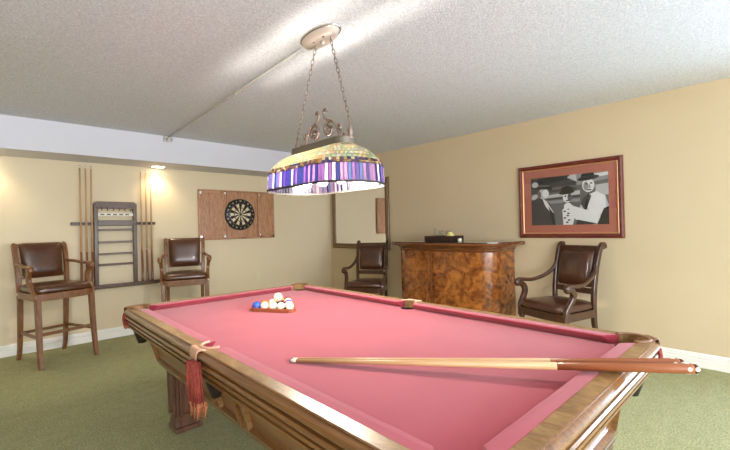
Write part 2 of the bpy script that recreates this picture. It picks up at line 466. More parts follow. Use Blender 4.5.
# legs
LW, LD = .152, .14
def leg(cx, cy):
    b = MB()
    b.box((cx,cy,.015), (LW+.012,LD+.012,.03), bevel=.004)
    b.box((cx,cy,.045), (LW-.004,LD-.004,.03), bevel=.006)
    b.box((cx,cy,.245), (LW+.008,LD+.008,.37), taper=(.90,.90))
    b.box((cx,cy,.432), (LW+.02,LD+.02,.02), bevel=.004)
    o = b.build('leg', M['twood_leg'], table)
    for nx, ny, w in ((0,-1,LW),(0,1,LW),(-1,0,LD),(1,0,LD)):
        dd = (LD if ny else LW)/2
        def q(u, z):
            k = lerp(.90,1,(z-.06)/.37); dx = (dd+.004)*k+.0005
            return (cx+(u*k if ny else nx*dx), cy+(ny*dx if ny else u*k), z)
        def fr(k):
            return [q(-w/2+k,.085+k), q(w/2-k,.085+k), q(w/2-k,.40-k), q(-w/2+k,.40-k)]
        def off(L, h): return [(x+nx*h,y+ny*h,z) for x, y, z in L]
        p = MB(); p.loops([off(fr(.012),0), off(fr(.014),.014), off(fr(.028),.016), off(fr(.036),.001)], True, False, True)
        # long raised field in the middle of the panel
        p.loops([off(fr(.050),0), off(fr(.050),.006), off(fr(.060),.009)], True, False, True)
        p.build('leg_panel', M['twood_leg'], o)
for sx in (1,-1):
    for sy in (1,-1): leg(sx*.380, sy*1.082)
# pockets
def pocket(cx, cy, r, out, rim, corner):
    ox, oy = Vector((out[0],out[1])).normalized()
    ang = math.atan2(oy, ox)
    b = MB(); R = r+.001
    zt, zb = BED-.006, (.575 if corner else .585)
    b.lathe([(r*.98,zt),(R,zt-.03),(r*.95,.68),(r*.78,.64),(r*.40,zb),(.004,zb-.004)], (cx-ox*.004,cy-oy*.004,0), 20, cap=False)
    pk = b.build('pocket', M['pocketleather'], table)
    # leather collar running round the back of the hole over the rail top
    b = MB(); span = PI*.50 if not corner else PI*.62
    pts = [(cx+(r+.004)*math.cos(ang+t), cy+(r+.004)*math.sin(ang+t), TH+.003) for t in [lerp(-span,span,k/18) for k in range(19)]]
    b.sweep(pts, (.0085,.0055), 8, up=(0,0,1)); b.build('pocket_rim', rim, pk)
    # strap over the rail edge that carries the fringe
    ex = (A if not corner else 0); dist = (A+.004-abs(cx)) if not corner else 0.0
    if corner:
        px, py = ((A-RC)+RC*.7071+.003)*math.copysign(1,cx), ((B-RC)+RC*.7071+.003)*math.copysign(1,cy)
    else: px, py = (A+.006)*math.copysign(1,cx), 0
    tx_, ty_ = -oy, ox; hw = .058 if not corner else .034; ln0 = .16 if not corner else .085
    b = MB()
    pr = [(-.026,TH+.002),(-.010,TH+.006),(.003,TH+.003),(.008,TH-.012),(.008,TH-.045)]
    L = []
    for k in range(7):
        u = lerp(-hw, hw, k/6); L.append([(px+ox*t+tx_*u*(1-.12*j), py+oy*t+ty_*u*(1-.12*j), z) for j, (t, z) in enumerate(pr)])
    b.loops(L, False, True); st = b.build('pocket_strap', rim, pk)
    s2 = st.modifiers.new('thick', 'SOLIDIFY'); s2.thickness = .005
    # fringe: many cords
    b = MB()
    for k in range(110 if not corner else 70):
        u = random.uniform(-hw*.82, hw*.82)+(0 if corner else .052); dpt = random.uniform(.002,.014 if corner else .034); ln = ln0*random.uniform(.88,1.08); sw = random.uniform(-.006,.006)
        z0 = TH-.036
        P = [(px+ox*(dpt-.002)+tx_*u*.8, py+oy*(dpt-.002)+ty_*u*.8, z0), (px+ox*dpt+tx_*(u*1.0), py+oy*dpt+ty_*(u*1.0), z0-ln*.45),
             (px+ox*(dpt-.008)+tx_*(u*.95+sw), py+oy*(dpt-.008)+ty_*(u*.95+sw), z0-ln)]
        b.sweep(P, [.0028,.0030,.0026], 5)
    b.build('fringe', M['fringe'], pk)
    b = MB(); b.mi = 0
    for k in range(34 if not corner else 18):
        u = random.uniform(-hw*.8, hw*.8)+(0 if corner else .052); z0 = TH-.030-ln0-random.uniform(0,.012); dpt = random.uniform(-.008,.006 if corner else .022)
        b.sphere((px+ox*dpt+tx_*u, py+oy*dpt+ty_*u, z0), random.uniform(.006,.009), 8, (1,1,1.3))
        b.sweep([(px+ox*dpt+tx_*u, py+oy*dpt+ty_*u, z0), (px+ox*dpt+tx_*(u*.8), py+oy*dpt+ty_*(u*.8), z0-(.045 if not corner else .012)-random.uniform(0,.02)*(not corner))], [.004,.0018], 5)
    b.build('tassel_ends', M['fringegold'], pk)
for sx in (1,-1):
    pocket(sx*SCX, 0, SR, (sx,0), M['pocketrim'], False)
    for sy in (1,-1):
        pocket(sx*CC[0], sy*CC[1], CR, (sx,sy), M['pocketrimdark'], True)

# ------------------------------------------------------------------ cues
def make_cue(L, parent, butt_mat, rb=.0145, rt=.006):
    """along +z from the butt (0) to the tip (L)"""
    zs = L*.29
    rr = lambda z: lerp(rb, rt, z/L)
    b = MB(); b.lathe([(rr(zs),zs),(rr(L*.7),L*.7),(rr(L-.03),L-.03)], n=14); b.build('shaft', M['maple'], parent)
    b = MB(); b.lathe([(rb*.99,.012),(rb,.02),(rr(zs),zs)], n=14)
    b.build('butt', butt_mat, parent)
    b = MB(); b.lathe([(rr(L),L-.03),(rr(L),L-.009)], n=12); b.build('ferrule', M['ferrule'], parent)
    b = MB(); b.lathe([(rt,L-.009),(rt,L-.003),(rt*.6,L)], n=12); b.build('tip', M['cuetip'], parent)
    b = MB(); b.lathe([(rb*.75,0),(rb*.98,.004),(rb*.99,.012)], n=14); b.build('bumper', M['rubber'], parent)

def lay_cue(tip, butt, label, rb):
    tip, butt = Vector(tip), Vector(butt); d = tip-butt
    r = empty('pool_cue', butt); r.rotation_mode = 'QUATERNION'
    r.rotation_quaternion = d.to_track_quat('Z', 'Y')
    make_cue(d.length, r, M['cuebutt'], rb); tag(r, label, 'pool cue', 'cues lying across the table')
    # white dot medallions on the butt end
    v = r.rotation_quaternion.inverted() @ Vector((-1,-.25,.12)); a0 = math.atan2(v.y, v.x)
    for zz in (.0065,.026):
        for k in range(4):
            b = MB(); a = a0+k*PI/2; q = Euler((0,0,a)).to_matrix()
            b.lathe([(.0066,0),(.0060,.0012),(.001,.0014)], Vector((math.cos(a)*(rb*.985-.0004), math.sin(a)*(rb*.985-.0004), zz)), 12, axis='x', rot=Euler((0,0,a)), cap=False); b.build('inlay_dot', M['ferrule'], r)
    return r
ct, cb = Vector((-3.613,-4.326,.7685)), Vector((-2.911,-5.451,.830))
lay_cue(ct, cb, 'brown-butted pool cue lying on the felt, the one nearer the camera', .0150)
sd = Vector((.84,.53,0)).normalized()
lay_cue(ct+sd*.016+Vector((0,0,.0)), cb+sd*.034+Vector((-.0,.02,0)), 'brown-butted pool cue partly hidden behind another cue on the felt', .0150)

# ------------------------------------------------------------------ balls in their rack
F0, F1 = Vector((-3.282,-3.318)), Vector((-3.122,-3.588))       # camera-side edge of the triangle
e = (F1-F0).normalized(); nrm = Vector((-e.y, e.x))
if nrm.x < 0: nrm = -nrm
BR = .0286
mid = (F0+F1)/2
def bp(row, i):    # row 0 = camera side, five balls
    n_ = 5-row
    return mid + e*((i-(n_-1)/2)*2*BR) + nrm*(BR+.010+row*BR*math.sqrt(3))
tri = [bp(0,0), bp(0,4), bp(4,0)]
cen = sum(tri, Vector((0,0)))/3
def tri_loop(off, rn=6, r=None):
    """rounded triangle around the balls at distance off from ball centres"""
    L = []
    for i in range(3):
        p = tri[i]; d0 = (p-tri[i-1]).normalized(); d1 = (tri[(i+1)%3]-p).normalized()
        n0 = Vector((d0.y,-d0.x)); n1 = Vector((d1.y,-d1.x))
        if n0.dot(p-cen) < 0: n0 = -n0
        if n1.dot(p-cen) < 0: n1 = -n1
        a0 = math.atan2(n0.y,n0.x); a1 = math.atan2(n1.y,n1.x)
        da = (a1-a0+PI)%(2*PI)-PI
        for k in range(rn+1):
            t = a0+da*k/rn; L.append((p.x+off*math.cos(t), p.y+off*math.sin(t)))
    return L
rack = tag(empty('ball_rack', (0,0,0)), 'brown wooden triangle rack full of pool balls on the red felt', 'ball rack')
b = MB(); z0, z1 = BED+.001, BED+.023
o_, i_ = tri_loop(BR+.012), tri_loop(BR+.0012)
b.loops([[(x,y,z0) for x, y in o_], [(x,y,z1) for x, y in o_], [(x,y,z1) for x, y in i_], [(x,y,z0) for x, y in i_], [(x,y,z0) for x, y in o_]], True)
b.build('frame', M['cuebutt'], rack)
def ball_mat(name, col, stripe=False):
    t = NT(name); p = t.n('ShaderNodeBsdfPrincipled', Roughness=.08); p.inputs['Coat Weight'].default_value = .5
    if stripe:
        tc = t.n('ShaderNodeTexCoord'); sp = t.n('ShaderNodeSeparateXYZ'); t.l(tc.outputs['Object'], sp.inputs[0])
        ab = t.n('ShaderNodeMath', operation='ABSOLUTE'); t.l(sp.outputs['Z'], ab.inputs[0])
        gt = t.n('ShaderNodeMath', operation='GREATER_THAN'); t.l(ab.outputs[0], gt.inputs[0]); gt.inputs[1].default_value = .0135
        mx = t.n('ShaderNodeMix', data_type='RGBA'); t.l(gt.outputs[0], mx.inputs[0]); mx.inputs[6].default_value = col; mx.inputs[7].default_value = rgb(240,232,214)
        t.l(mx.outputs[2], p.inputs['Base Color'])
    else: p.inputs['Base Color'].default_value = col
    t.l(p.outputs['BSDF'], t.out.inputs['Surface']); return t.m
Y_, BL, RD, PU, OR, GR, MA, BK, CR_ = rgb(232,184,60), rgb(40,84,190), rgb(196,44,40), rgb(92,70,150), rgb(226,120,50), rgb(40,110,70), rgb(120,36,36), rgb(24,24,26), rgb(242,226,190)
spec = [ # row, i, colour, stripe, label
 (0,0,BL,0,'solid blue pool ball in the left corner of the wooden rack'),
 (0,1,RD,1,'white pool ball with red stripe beside the blue corner ball'),
 (0,2,Y_,1,'white pool ball with yellow stripe, middle of the front rack side'),
 (0,3,GR,1,'white pool ball with green stripe, right of the yellow-striped one'),
 (0,4,MA,1,'white pool ball with maroon stripe in the right corner of the rack'),
 (1,0,OR,0,'solid orange pool ball behind the blue corner ball'),
 (1,1,CR_,0,'plain cream pool ball down in the rack behind the front side'),
 (1,2,BK,0,'black pool ball in the middle of the rack'),
 (1,3,PU,1,'white pool ball with purple stripe behind the right rack corner'),
 (2,0,OR,1,'white pool ball with orange stripe along the rack side by the far corner'),
 (2,1,RD,0,'solid red pool ball inside the rack'),
 (2,2,PU,0,'solid purple pool ball on the right side of the rack'),
 (3,0,Y_,0,'solid yellow pool ball near the far point of the rack'),
 (3,1,BL,1,'white pool ball with blue stripe near the far point of the rack'),
 (4,0,MA,0,'solid maroon pool ball at the far point of the rack')]
mk = {}
def ball(loc, col, stripe, label):
    key = (col, stripe)
    if key not in mk: mk[key] = ball_mat('ball_%d' % len(mk), col, stripe)
    b = MB(); b.sphere((0,0,0), BR, 24); o = b.build('pool_ball', mk[key]); o.location = loc
    o.rotation_euler = (Vector((-.5,-.75,.5))+Vector([random.uniform(-.35,.35) for _ in range(3)])).to_track_quat('Z','Y').to_euler() if stripe else (0,0,0)
    tag(o, label, 'pool ball', 'pool balls in the triangle rack'); return o
for row, i, col, st, lab in spec:
    p = bp(row, i); ball((p.x,p.y,BED+BR+.0006), col, st, lab)
p = (bp(1,1)+bp(1,2)+bp(2,1))/3
ball((p.x,p.y,BED+BR+.0010+BR*2*.8165), rgb(250,240,206), 0, 'cream cue ball perched on top of the racked pool balls')

# ------------------------------------------------------------------ hanging lamp
LX, LY = -2.985, -3.735
lamp = tag(empty('pool_table_lamp', (LX,LY,H)), 'stained glass pendant lamp with purple band hanging above the pool table', 'lamp')
def Lz(z): return z-H
SA, SB = .425, .225
NU = 108
def stad(a, b_, n=NU):
    """stadium, long axis y, uniform arc-length on the outer outline"""
    L0 = 2*(SA-SB); arc = PI*SB; tot = 2*(L0+arc); out = []
    for i in range(n):
        s = tot*i/n
        if s < L0: y = lerp(-1,1,s/L0)*(a-b_); out.append((b_,y))
        elif s < L0+arc: t = (s-L0)/SB; out.append((b_*math.cos(t), (a-b_)+b_*math.sin(t)))
        elif s < 2*L0+arc: y = lerp(1,-1,(s-L0-arc)/L0)*(a-b_); out.append((-b_,y))
        else: t = PI+(s-2*L0-arc)/SB; out.append((b_*math.cos(t), -(a-b_)+b_*math.sin(t)))
    return out
def off(d, z, n=NU): return [(x,y,Lz(z)) for x, y in stad(SA-d, SB-d, n)]
ZR = 1.512
purple = [stained('glass_%d' % i, c) for i, c in enumerate([rgb(20,15,56), rgb(36,24,66), rgb(58,35,68), rgb(78,56,80), rgb(106,98,108), rgb(15,19,54), rgb(36,42,74)])]
cream = [stained('glassd_%d' % i, c) for i, c in enumerate([rgb(94,82,56), rgb(82,80,56), rgb(104,96,78), rgb(64,74,60), rgb(88,70,46), rgb(80,82,76)])]
flower = [stained('glassf_%d' % i, c) for i, c in enumerate([rgb(48,30,16), rgb(84,76,60), rgb(30,18,30), rgb(58,46,24), rgb(16,18,44)])]
def pane_mesh(name, rows, pal, thick, pick, brick=False):
    """every cell is a pane of glass inside a dark came border"""
    b = MB(); cnt = 0
    for k, (r0, r1) in enumerate(zip(rows, rows[1:])):
        if brick and k % 2: r0, r1 = half(r0), half(r1)
        n = len(r0)
        for i in range(n):
            q = [Vector(p) for p in (r0[i], r0[(i+1)%n], r1[(i+1)%n], r1[i])]
            c = sum(q, Vector())/4; inner_ = []
            for j in range(4):
                e1 = (q[(j+1)%4]-q[j]); e2 = (q[j-1]-q[j])
                inner_.append(q[j]+e1*min(.36, thick/max(e1.length,1e-5))+e2*min(.36, thick/max(e2.length,1e-5)))
            vo = [b.bm.verts.new(p) for p in q]; vi = [b.bm.verts.new(p) for p in inner_]
            b.mi = 0; b._fin([b.bm.faces.new((vo[j], vo[(j+1)%4], vi[(j+1)%4], vi[j])) for j in range(4)], False)
            b.mi = 1+pick(cnt); b._fin([b.bm.faces.new(vi)], False); cnt += 1
    return b.build(name, [M['lead']]+pal, lamp, recalc=False)
def half(L):  # shift by half a cell for a fish-scale look
    return [tuple((Vector(L[i])+Vector(L[(i+1)%len(L)]))/2) for i in range(len(L))]
band_pick = [random.choice((0,0,1,1,2,2,3,4,5,6)) for _ in range(NU)]
def smoothpick(k):
    a_ = k % NU
    t = (a_*7)//3 % 11
    return band_pick[a_]
pane_mesh('shade_band', [off(-.004,ZR+.006), off(.002,ZR+.100)], purple, .0020, lambda k: random.choice((0,0,0,1,1,1,2,2,3,3,4,4,5,5,6,6)))
pane_mesh('shade_flowers', [off(.002,ZR+.100), off(.006,ZR+.114), off(.013,ZR+.128)], flower, .0014, lambda k: random.randrange(5))
domep = [(.013,.128),(.028,.148),(.047,.168),(.070,.187),(.097,.205),(.127,.220),(.160,.234)]
pane_mesh('shade_dome', [off(d,ZR+z,72) for d, z in domep], cream, .0034, lambda k: random.randrange(6), True)
b = MB()
b.loops([off(-.006,ZR-.004), off(-.008,ZR+.008), off(-.002,ZR+.008), off(-.002,ZR-.004), off(-.006,ZR-.004)], True)
b.loops([off(.000,ZR+.098), off(-.002,ZR+.102), off(.004,ZR+.102)], True)
b.build('shade_rim', M['lead'], lamp)
# top vent strip
b = MB(); d0 = .158
b.loops([off(d0+.004,ZR+.226), off(d0-.006,ZR+.232), off(d0-.006,ZR+.268), off(d0,ZR+.272), off(d0+.006,ZR+.268), off(d0+.006,ZR+.228)], True)
for yy in (-.235,-.08,.08,.235): b.box((0,yy,Lz(ZR+.250)), (2*(SB-d0)-.008,.02,.006))
b.build('vent_strip', M['pewter'], lamp)
# wrought scrolls above the strip, in the y-z plane
def scroll_pts(sg):
    zb = ZR+.274; cz = zb+.072; cy_ = .074
    P = [(.262,zb+.004),(.235,zb+.002),(.200,zb+.004),(.172,zb+.020),(.152,zb+.060)]
    for k in range(15):
        a_ = math.radians(35+k*34); r_ = lerp(.056,.016,(k/14)**.8); P.append((cy_+r_*math.cos(a_)*1.05, cz+r_*math.sin(a_)))
    return [(0, sg*y, Lz(z)) for y, z in P]
b = MB()
zb = ZR+.274
for sg in (1,-1):
    b.sweep(bez(scroll_pts(sg), 5), (.012,.0085), 8)
    b.sweep(bez([(0,sg*.098,Lz(zb+.118)),(0,sg*.062,Lz(zb+.132)),(0,sg*.034,Lz(zb+.150)),(0,sg*.022,Lz(zb+.182)),(0,sg*.040,Lz(zb+.200)),(0,sg*.054,Lz(zb+.186))], 6), (.010,.0075), 8)
    b.sweep(bez([(0,sg*.150,Lz(zb+.07)),(0,sg*.172,Lz(zb+.085)),(0,sg*.180,Lz(zb+.062)),(0,sg*.168,Lz(zb+.052))], 6), (.008,.006), 8)
    b.sphere((0,sg*.074,Lz(zb+.072)), .014, 10); b.sphere((0,sg*.130,Lz(zb+.008)), .012, 10); b.sphere((0,sg*.215,Lz(zb+.018)), .012, 10)
    b.lathe([(.020,Lz(ZR+.255)),(.015,Lz(ZR+.268)),(.012,Lz(zb+.01)),(.018,Lz(zb+.03)),(.009,Lz(zb+.05)),(.007,Lz(zb+.082))], (0,sg*.262,0), 12)
b.box((0,0,Lz(ZR+.268)), (.014,.54,.008))
b.build('scrollwork', M['iron'], lamp)
# chains
def chain(p0, p1):
    p0, p1 = Vector(p0), Vector(p1); d = p1-p0; n = int(d.length/.030); q = d.to_track_quat('Z','Y')
    b = MB()
    for i in range(n):
        c = p0+d*((i+.5)/n); tw = (i % 2)*PI/2
        pts = []
        for k in range(12):
            t = 2*PI*k/12; v = Vector((.0085*math.cos(t), 0, .021*math.sin(t)))
            v = Euler((0,0,tw+.4)).to_matrix() @ v; pts.append(c + q @ v)
        b.sweep(pts, .0024, 5, closed=True)
    b.build('chain', M['iron'], lamp)
chain((0,.048,Lz(2.375)), (0,.262,Lz(ZR+.355))); chain((0,-.108,Lz(2.375)), (0,-.262,Lz(ZR+.355)))
# canopy
b = MB()
def ell(a_, b2, z, n=28): return [(b2*math.cos(2*PI*k/n), -.005+a_*math.sin(2*PI*k/n), Lz(z)) for k in range(n)]
b.loops([ell(.166,.076,H), ell(.166,.076,H-.010), ell(.157,.069,H-.016), ell(.150,.068,H-.034), ell(.120,.055,H-.044), ell(.06,.03,H-.047), ell(.004,.003,H-.047)], True, True)
cn = b.build('canopy', M['canopymetal'], lamp)
b = MB(); b.loops([ell(.173,.083,H), ell(.175,.085,H-.006), ell(.169,.079,H-.012), ell(.161,.073,H-.012)], True, True); b.build('canopy_rim', M['chrome'], cn)
b = MB(); b.lathe([(.012,-.045),(.010,-.062),(.005,-.070)], (0,-.03,0), 10); b.build('canopy_finial', M['canopymetal'], cn)
for yy in (.045,-.105):
    b = MB(); b.sweep(bez([(0,yy,-.042),(0,yy,-.056),(.011,yy,-.064),(0,yy,-.074),(-.010,yy,-.066)],5), .003, 6); b.build('chain_hook', M['iron'], cn)
for yy in (.02,-.075):
    b = MB(); b.sphere((-.03,yy,-.044), .008, 10, (1,1,.6)); b.build('canopy_screw', M['lead'], cn)
# inner fitting and bulbs
b = MB(); b.box((0,0,Lz(ZR+.232)), (.02,.50,.010)); 
for yy in (-.17,0,.17): b.lathe([(.015,Lz(ZR+.105)),(.018,Lz(ZR+.15)),(.008,Lz(ZR+.230))], (0,yy,0), 14)
b.build('lamp_bar', M['pewter'], lamp)
for yy in (-.17,0,.17):
    b = MB(); b.lathe([(.004,Lz(ZR+.018)),(.018,Lz(ZR+.022)),(.028,Lz(ZR+.036)),(.030,Lz(ZR+.051)),(.024,Lz(ZR+.076)),(.014,Lz(ZR+.105))], (0,yy,0), 16)
    b.build('bulb', M['bulb'], lamp)
# surface conduit and junction box feeding the lamp
b = MB(); b.sweep([(-2.983,-3.527,H-.014),(-2.94,-2.2,H-.014),(-2.893,-.545,H-.014)], (.0075,.007), 8)
cd = tag(b.build('cable_conduit', M['conduit']), 'thin painted conduit running along the ceiling to the lamp canopy', 'conduit')
b = MB()
b.sweep([(-2.955,-2.5,H-.001),(-2.945,-2.5,H-.024),(-2.933,-2.5,H-.001)], (.010,.003), 6); b.build('conduit_clip', M['conduit'], cd)
jb = tag(empty('junction_box', (-2.893,-.515,H-.035)), 'small white junction box where the ceiling conduit meets the soffit', 'junction box')
b = MB(); b.box((0,-.012,0), (.105,.024,.066), bevel=.006); b.build('box', M['conduit'], jb)
for kr, kx in ((.018,-.025),(.010,.028)):
    b = MB(); b.lathe([(kr,0),(kr,.016),(kr*.6,.020)], (kx,-.024,-.008), 12, axis='y', rot=Euler((0,0,PI))); b.build('knob', M['chrome'], jb)

# ------------------------------------------------------------------ recessed downlights
def downlight(x, y, label):
    r = tag(empty('recessed_downlight', (x,y,ZS)), label, 'ceiling light', 'downlights in the soffit')
    b = MB(); b.lathe([(.072,-.001),(.078,-.006),(.090,-.006),(.095,-.0005)], n=32, cap=False); b.build('trim_ring', M['trimwhite'], r)
    b = MB(); b.lathe([(.001,-.0025),(.074,-.0025)], n=32, cap=False); b.build('lens', M['dlglow'], r)
    ld = bpy.data.lights.new('downlight_beam', 'SPOT'); ld.energy = 15; ld.color = (1,.80,.52); ld.spot_size = math.radians(125); ld.spot_blend = .9; ld.shadow_soft_size = .05
    lo = bpy.data.objects.new('downlight_beam', ld); COL.objects.link(lo); lo.location = (x,y,ZS-.03); lo.rotation_euler = (math.radians(0),0,0)
downlight(-2.90, -.13, 'glowing round downlight recessed in the soffit above the cue rack')
downlight(-4.55, -.13, 'round downlight recessed in the soffit left of the left bar stool')

# ------------------------------------------------------------------ cue rack on the wall
CX, CY = -3.365, -.035
cr = tag(empty('cue_rack', (CX,0,.61)), 'wall-mounted wooden cue rack with shelves between the two bar stools', 'cue rack')
z_ = lambda z: z-.61
b = MB()
for s in (1,-1): b.box((s*.205,CY,z_(1.12)), (.042,.05,.98), bevel=.005)
b.build('side_posts', M['rackwood'], cr)
b = MB()
prof = [(-.226,z_(1.60)),(-.226,z_(1.63)),(-.20,z_(1.66)),(.20,z_(1.66)),(.226,z_(1.63)),(.226,z_(1.60)),(.18,z_(1.575)),(-.18,z_(1.575))]
b.prism(prof, CY-.028, CY+.03, 'y'); b.build('top_rail', M['rackwood'], cr, bevel=.003)
for k in range(6):
    b = MB(); x = lerp(-.15,.15,k/5); b.sweep(bez([(x,CY-.02,z_(1.590)),(x,CY-.05,z_(1.580)),(x,CY-.055,z_(1.560)),(x,CY-.035,z_(1.552))],4), .006, 6); b.build('hook', M['brassnail'], cr)
b = MB(); b.box((0,CY-.012,z_(1.505)), (.37,.014,.034), bevel=.003); ss = b.build('score_strip', M['ferrule'], cr)
for k in range(5):
    b = MB(); b.box((lerp(-.14,.12,k/4),CY-.021,z_(1.505)), (.042,.006,.014), bevel=.002); b.build('score_marker', M['black'], ss)
b = MB(); b.box((0,CY-.006,z_(1.40)), (.375,.045,.066), bevel=.005); b.build('cross_rail', M['rackwood'], cr)
for z in (1.318,1.17,1.028,.90):
    b = MB(); b.box((0,CY-.02,z_(z)), (.37,.07,.022), bevel=.004); b.build('shelf', M['rackwood'], cr)
b = MB(); b.box((0,-.055,z_(.635)), (.93,.108,.030), bevel=.006); b.box((0,-.108,z_(.650)), (.93,.010,.04), bevel=.003); b.build('bottom_shelf', M['rackwood'], cr)
for s in (1,-1):
    b = MB(); b.box((s*.335,-.018,z_(1.395)), (.22,.034,.036), bevel=.004); b.build('clip_rail', M['rackwood'], cr)
def clip_x(s, k): return s*(.246+.054*k) if s < 0 else .222+.056*k
cue_x = {-1: (-3.727,-3.672,-3.618), 1: (-3.092,-3.035,-2.975)}
for s in (1,-1):
    for k in range(4):
        x = clip_x(s, k)
        b = MB(); b.sweep(bez([(x-.016,-.072,z_(1.395)),(x-.018,-.050,z_(1.395)),(x,-.036,z_(1.395)),(x+.018,-.050,z_(1.395)),(x+.016,-.072,z_(1.395))],4), (.012,.0035), 6, up=(0,0,1)); b.build('cue_clip', M['black'], cr)
names = {-1: ['leftmost of three pool cues standing left of the rack shelves','middle of three pool cues standing left of the rack shelves','rightmost of three pool cues standing left of the rack shelves'],
          1: ['leftmost of three pool cues standing right of the rack shelves','middle of three pool cues standing right of the rack shelves','rightmost of three pool cues standing right of the rack shelves']}
for s in (-1,1):
    xs = cue_x[s]
    for k in range(3):
        # match the nearest clip
        cl = min([CX+clip_x(s,j) for j in range(4)], key=lambda q: abs(q-xs[k]))
        r = empty('pool_cue', (cl,-.066,.6505)); r.rotation_euler = (-.010,0,0)
        make_cue(1.425, r, M['cuebutt2'], .0142, .0062)
        tag(r, names[s][k], 'pool cue', 'cues in the wall rack')

# ------------------------------------------------------------------ dartboard cabinet
dc = tag(empty('dartboard_cabinet', (-1.705,0,1.51)), 'open oak dartboard cabinet with two doors hung on the back wall', 'dartboard cabinet')
b = MB(); hw, hh = .26, .36
b.box((0,-.012,0), (2*hw,.022,2*hh))
for s in (1,-1):
    b.box((s*(hw-.01),-.036,0), (.02,.028,2*hh)); b.box((0,-.036,s*(hh-.01)), (2*hw-.04,.028,.02))
b.build('body', M['oak'], dc, bevel=.003)
def door(w, s, ang):
    b = MB(); b.box((s*w/2,0,0), (w,.030,2*hh), bevel=.004)
    for zz in (hh-.03,-hh+.03): b.box((s*w/2,-.017,zz), (w-.02,.006,.036), bevel=.002)
    for xx in (.03,w-.03): b.box((s*xx,-.017,0), (.036,.006,2*hh-.02), bevel=.002)
    o = b.build('door', M['oak'], dc); o.location = (s*(hw+.002),-.026,0); o.rotation_euler = (0,0,ang)
    for zz in (hh-.045,-hh+.045):
        for xx in ((.022,w-.03) if s < 0 else (.022,)):
            h = MB(); h.box((s*xx,-.021,zz), (.028,.006,.036), bevel=.002); h.build('hinge', M['chrome'], o)
door(.40, -1, .0); door(.265, 1, -.0)
b = MB(); b.box((-.02,-.054,-hh+.012), (.06,.010,.014)); b.sphere((.02,-.058,-hh+.012), .008, 8); b.build('latch', M['pewter'], dc)
db = tag(empty('dartboard', (-1.765,-.040,1.514)), 'round black and cream dartboard hanging inside the open oak cabinet', 'dartboard')
RB = .232
b = MB(); b.lathe([(RB,.0165),(RB,-.030),(RB-.006,-.036),(.001,-.036)], n=60, axis='y', cap=False); b.build('board', M['black'], db)
dm = [principled('sisal_cream', rgb(222,206,170), .85), principled('sisal_black', rgb(26,26,26), .85), principled('sisal_red', rgb(92,30,28), .85), principled('sisal_green', rgb(30,56,40), .85)]
b = MB(); R = [.0085,.018,.095,.107,.158,.171]; yy = -.0365
def seg(r0, r1, a0, a1, mi, n=3):
    b.mi = mi; vs = []
    for k in range(n+1): t = lerp(a0,a1,k/n); vs.append(b.bm.verts.new((r1*math.sin(t),yy,r1*math.cos(t))))
    for k in range(n,-1,-1): t = lerp(a0,a1,k/n); vs.append(b.bm.verts.new((r0*math.sin(t),yy,r0*math.cos(t))))
    b._fin([b.bm.faces.new(vs)], False)
for k in range(20):
    a0, a1 = (k-.5)*PI/10, (k+.5)*PI/10; dk = (k % 2 == 0)
    seg(R[1],R[2],a0,a1,1 if dk else 0); seg(R[2],R[3],a0,a1,2 if dk else 3); seg(R[3],R[4],a0,a1,1 if dk else 0); seg(R[4],R[5],a0,a1,2 if dk else 3)
    seg(R[0],R[1],a0,a1,3); seg(.001,R[0],a0,a1,2)
b.build('scoring_face', dm, db, recalc=False)
b = MB()
for k in range(20):
    t = (k+.5)*PI/10; b.sweep([(.018*math.sin(t),-.038,.018*math.cos(t)),(.173*math.sin(t),-.038,.173*math.cos(t))], .0009, 4)
for r in R: b.sweep([(r*math.sin(2*PI*j/40),-.038,r*math.cos(2*PI*j/40)) for j in range(40)], .0009, 4, closed=True)
b.build('wire', M['chrome'], db)
b = MB()
for k, nmb in enumerate((20,1,18,4,13,6,10,15,2,17,3,19,7,16,8,11,14,9,12,5)):
    t = k*PI/10; me = text_mesh(str(nmb), .032, .0006)
    me.transform(Matrix.Translation((.201*math.sin(t),-.0375,.201*math.cos(t))) @ Matrix.Rotation(t,4,'Y') @ Matrix.Rotation(PI/2,4,'X'))
    b.bm.from_mesh(me)
b.build('number_ring', M['ferrule'], db, recalc=False)

# ------------------------------------------------------------------ wall outlet
ou = tag(empty('wall_outlet', (-1.48,0,.575)), 'cream electrical outlet on the back wall below the dartboard', 'outlet')
b = MB(); b.box((0,-.003,0), (.075,.006,.118), bevel=.002); b.build('plate', M['plate'], ou)
for s in (1,-1):
    b = MB(); b.lathe([(.017,0),(.017,.003)], (0,-.0062,s*.025), 16, axis='y', rot=Euler((0,0,PI))); so = b.build('socket', M['plate'], ou)
    b = MB()
    for xx in (-.006,.006): b.box((xx,-.0098,s*.025+.002), (.003,.001,.009))
    b.build('slot', M['slot'], so)

# ------------------------------------------------------------------ mirror and picture on the right wall
mr = tag(empty('wall_mirror', (0,-.775,1.49)), 'large mirror in dark carved frame on the right wall near the corner', 'mirror')
mw, mh, fw = .70, .565, .085
def frame_ring(b, w, h, prof):
    """picture frame on a wall facing -x; prof = (inset, stand-off)"""
    b.loops([[(-d,-w+t,-h+t),(-d,w-t,-h+t),(-d,w-t,h-t),(-d,-w+t,h-t)] for t, d in prof], True)
b = MB(); frame_ring(b, mw, mh, [(0,0),(0,.022),(.008,.030),(.030,.040),(.055,.034),(.070,.020),(.078,.024),(fw,.016),(fw,.004)]); b.build('frame', M['mirrorframe'], mr)
b = MB()
for s in (1,-1):
    for k in range(34): b.sphere((-.037,s*(mw-.034),lerp(-mh+.03,mh-.03,k/33)), .016, 8, (.5,.9,.9))
for s in (1,-1):
    for k in range(40): b.sphere((-.037,lerp(-mw+.07,mw-.07,k/39),s*(mh-.034)), .016, 8, (.5,.9,.9))
b.build('beading', M['mirrorgold'], mr)
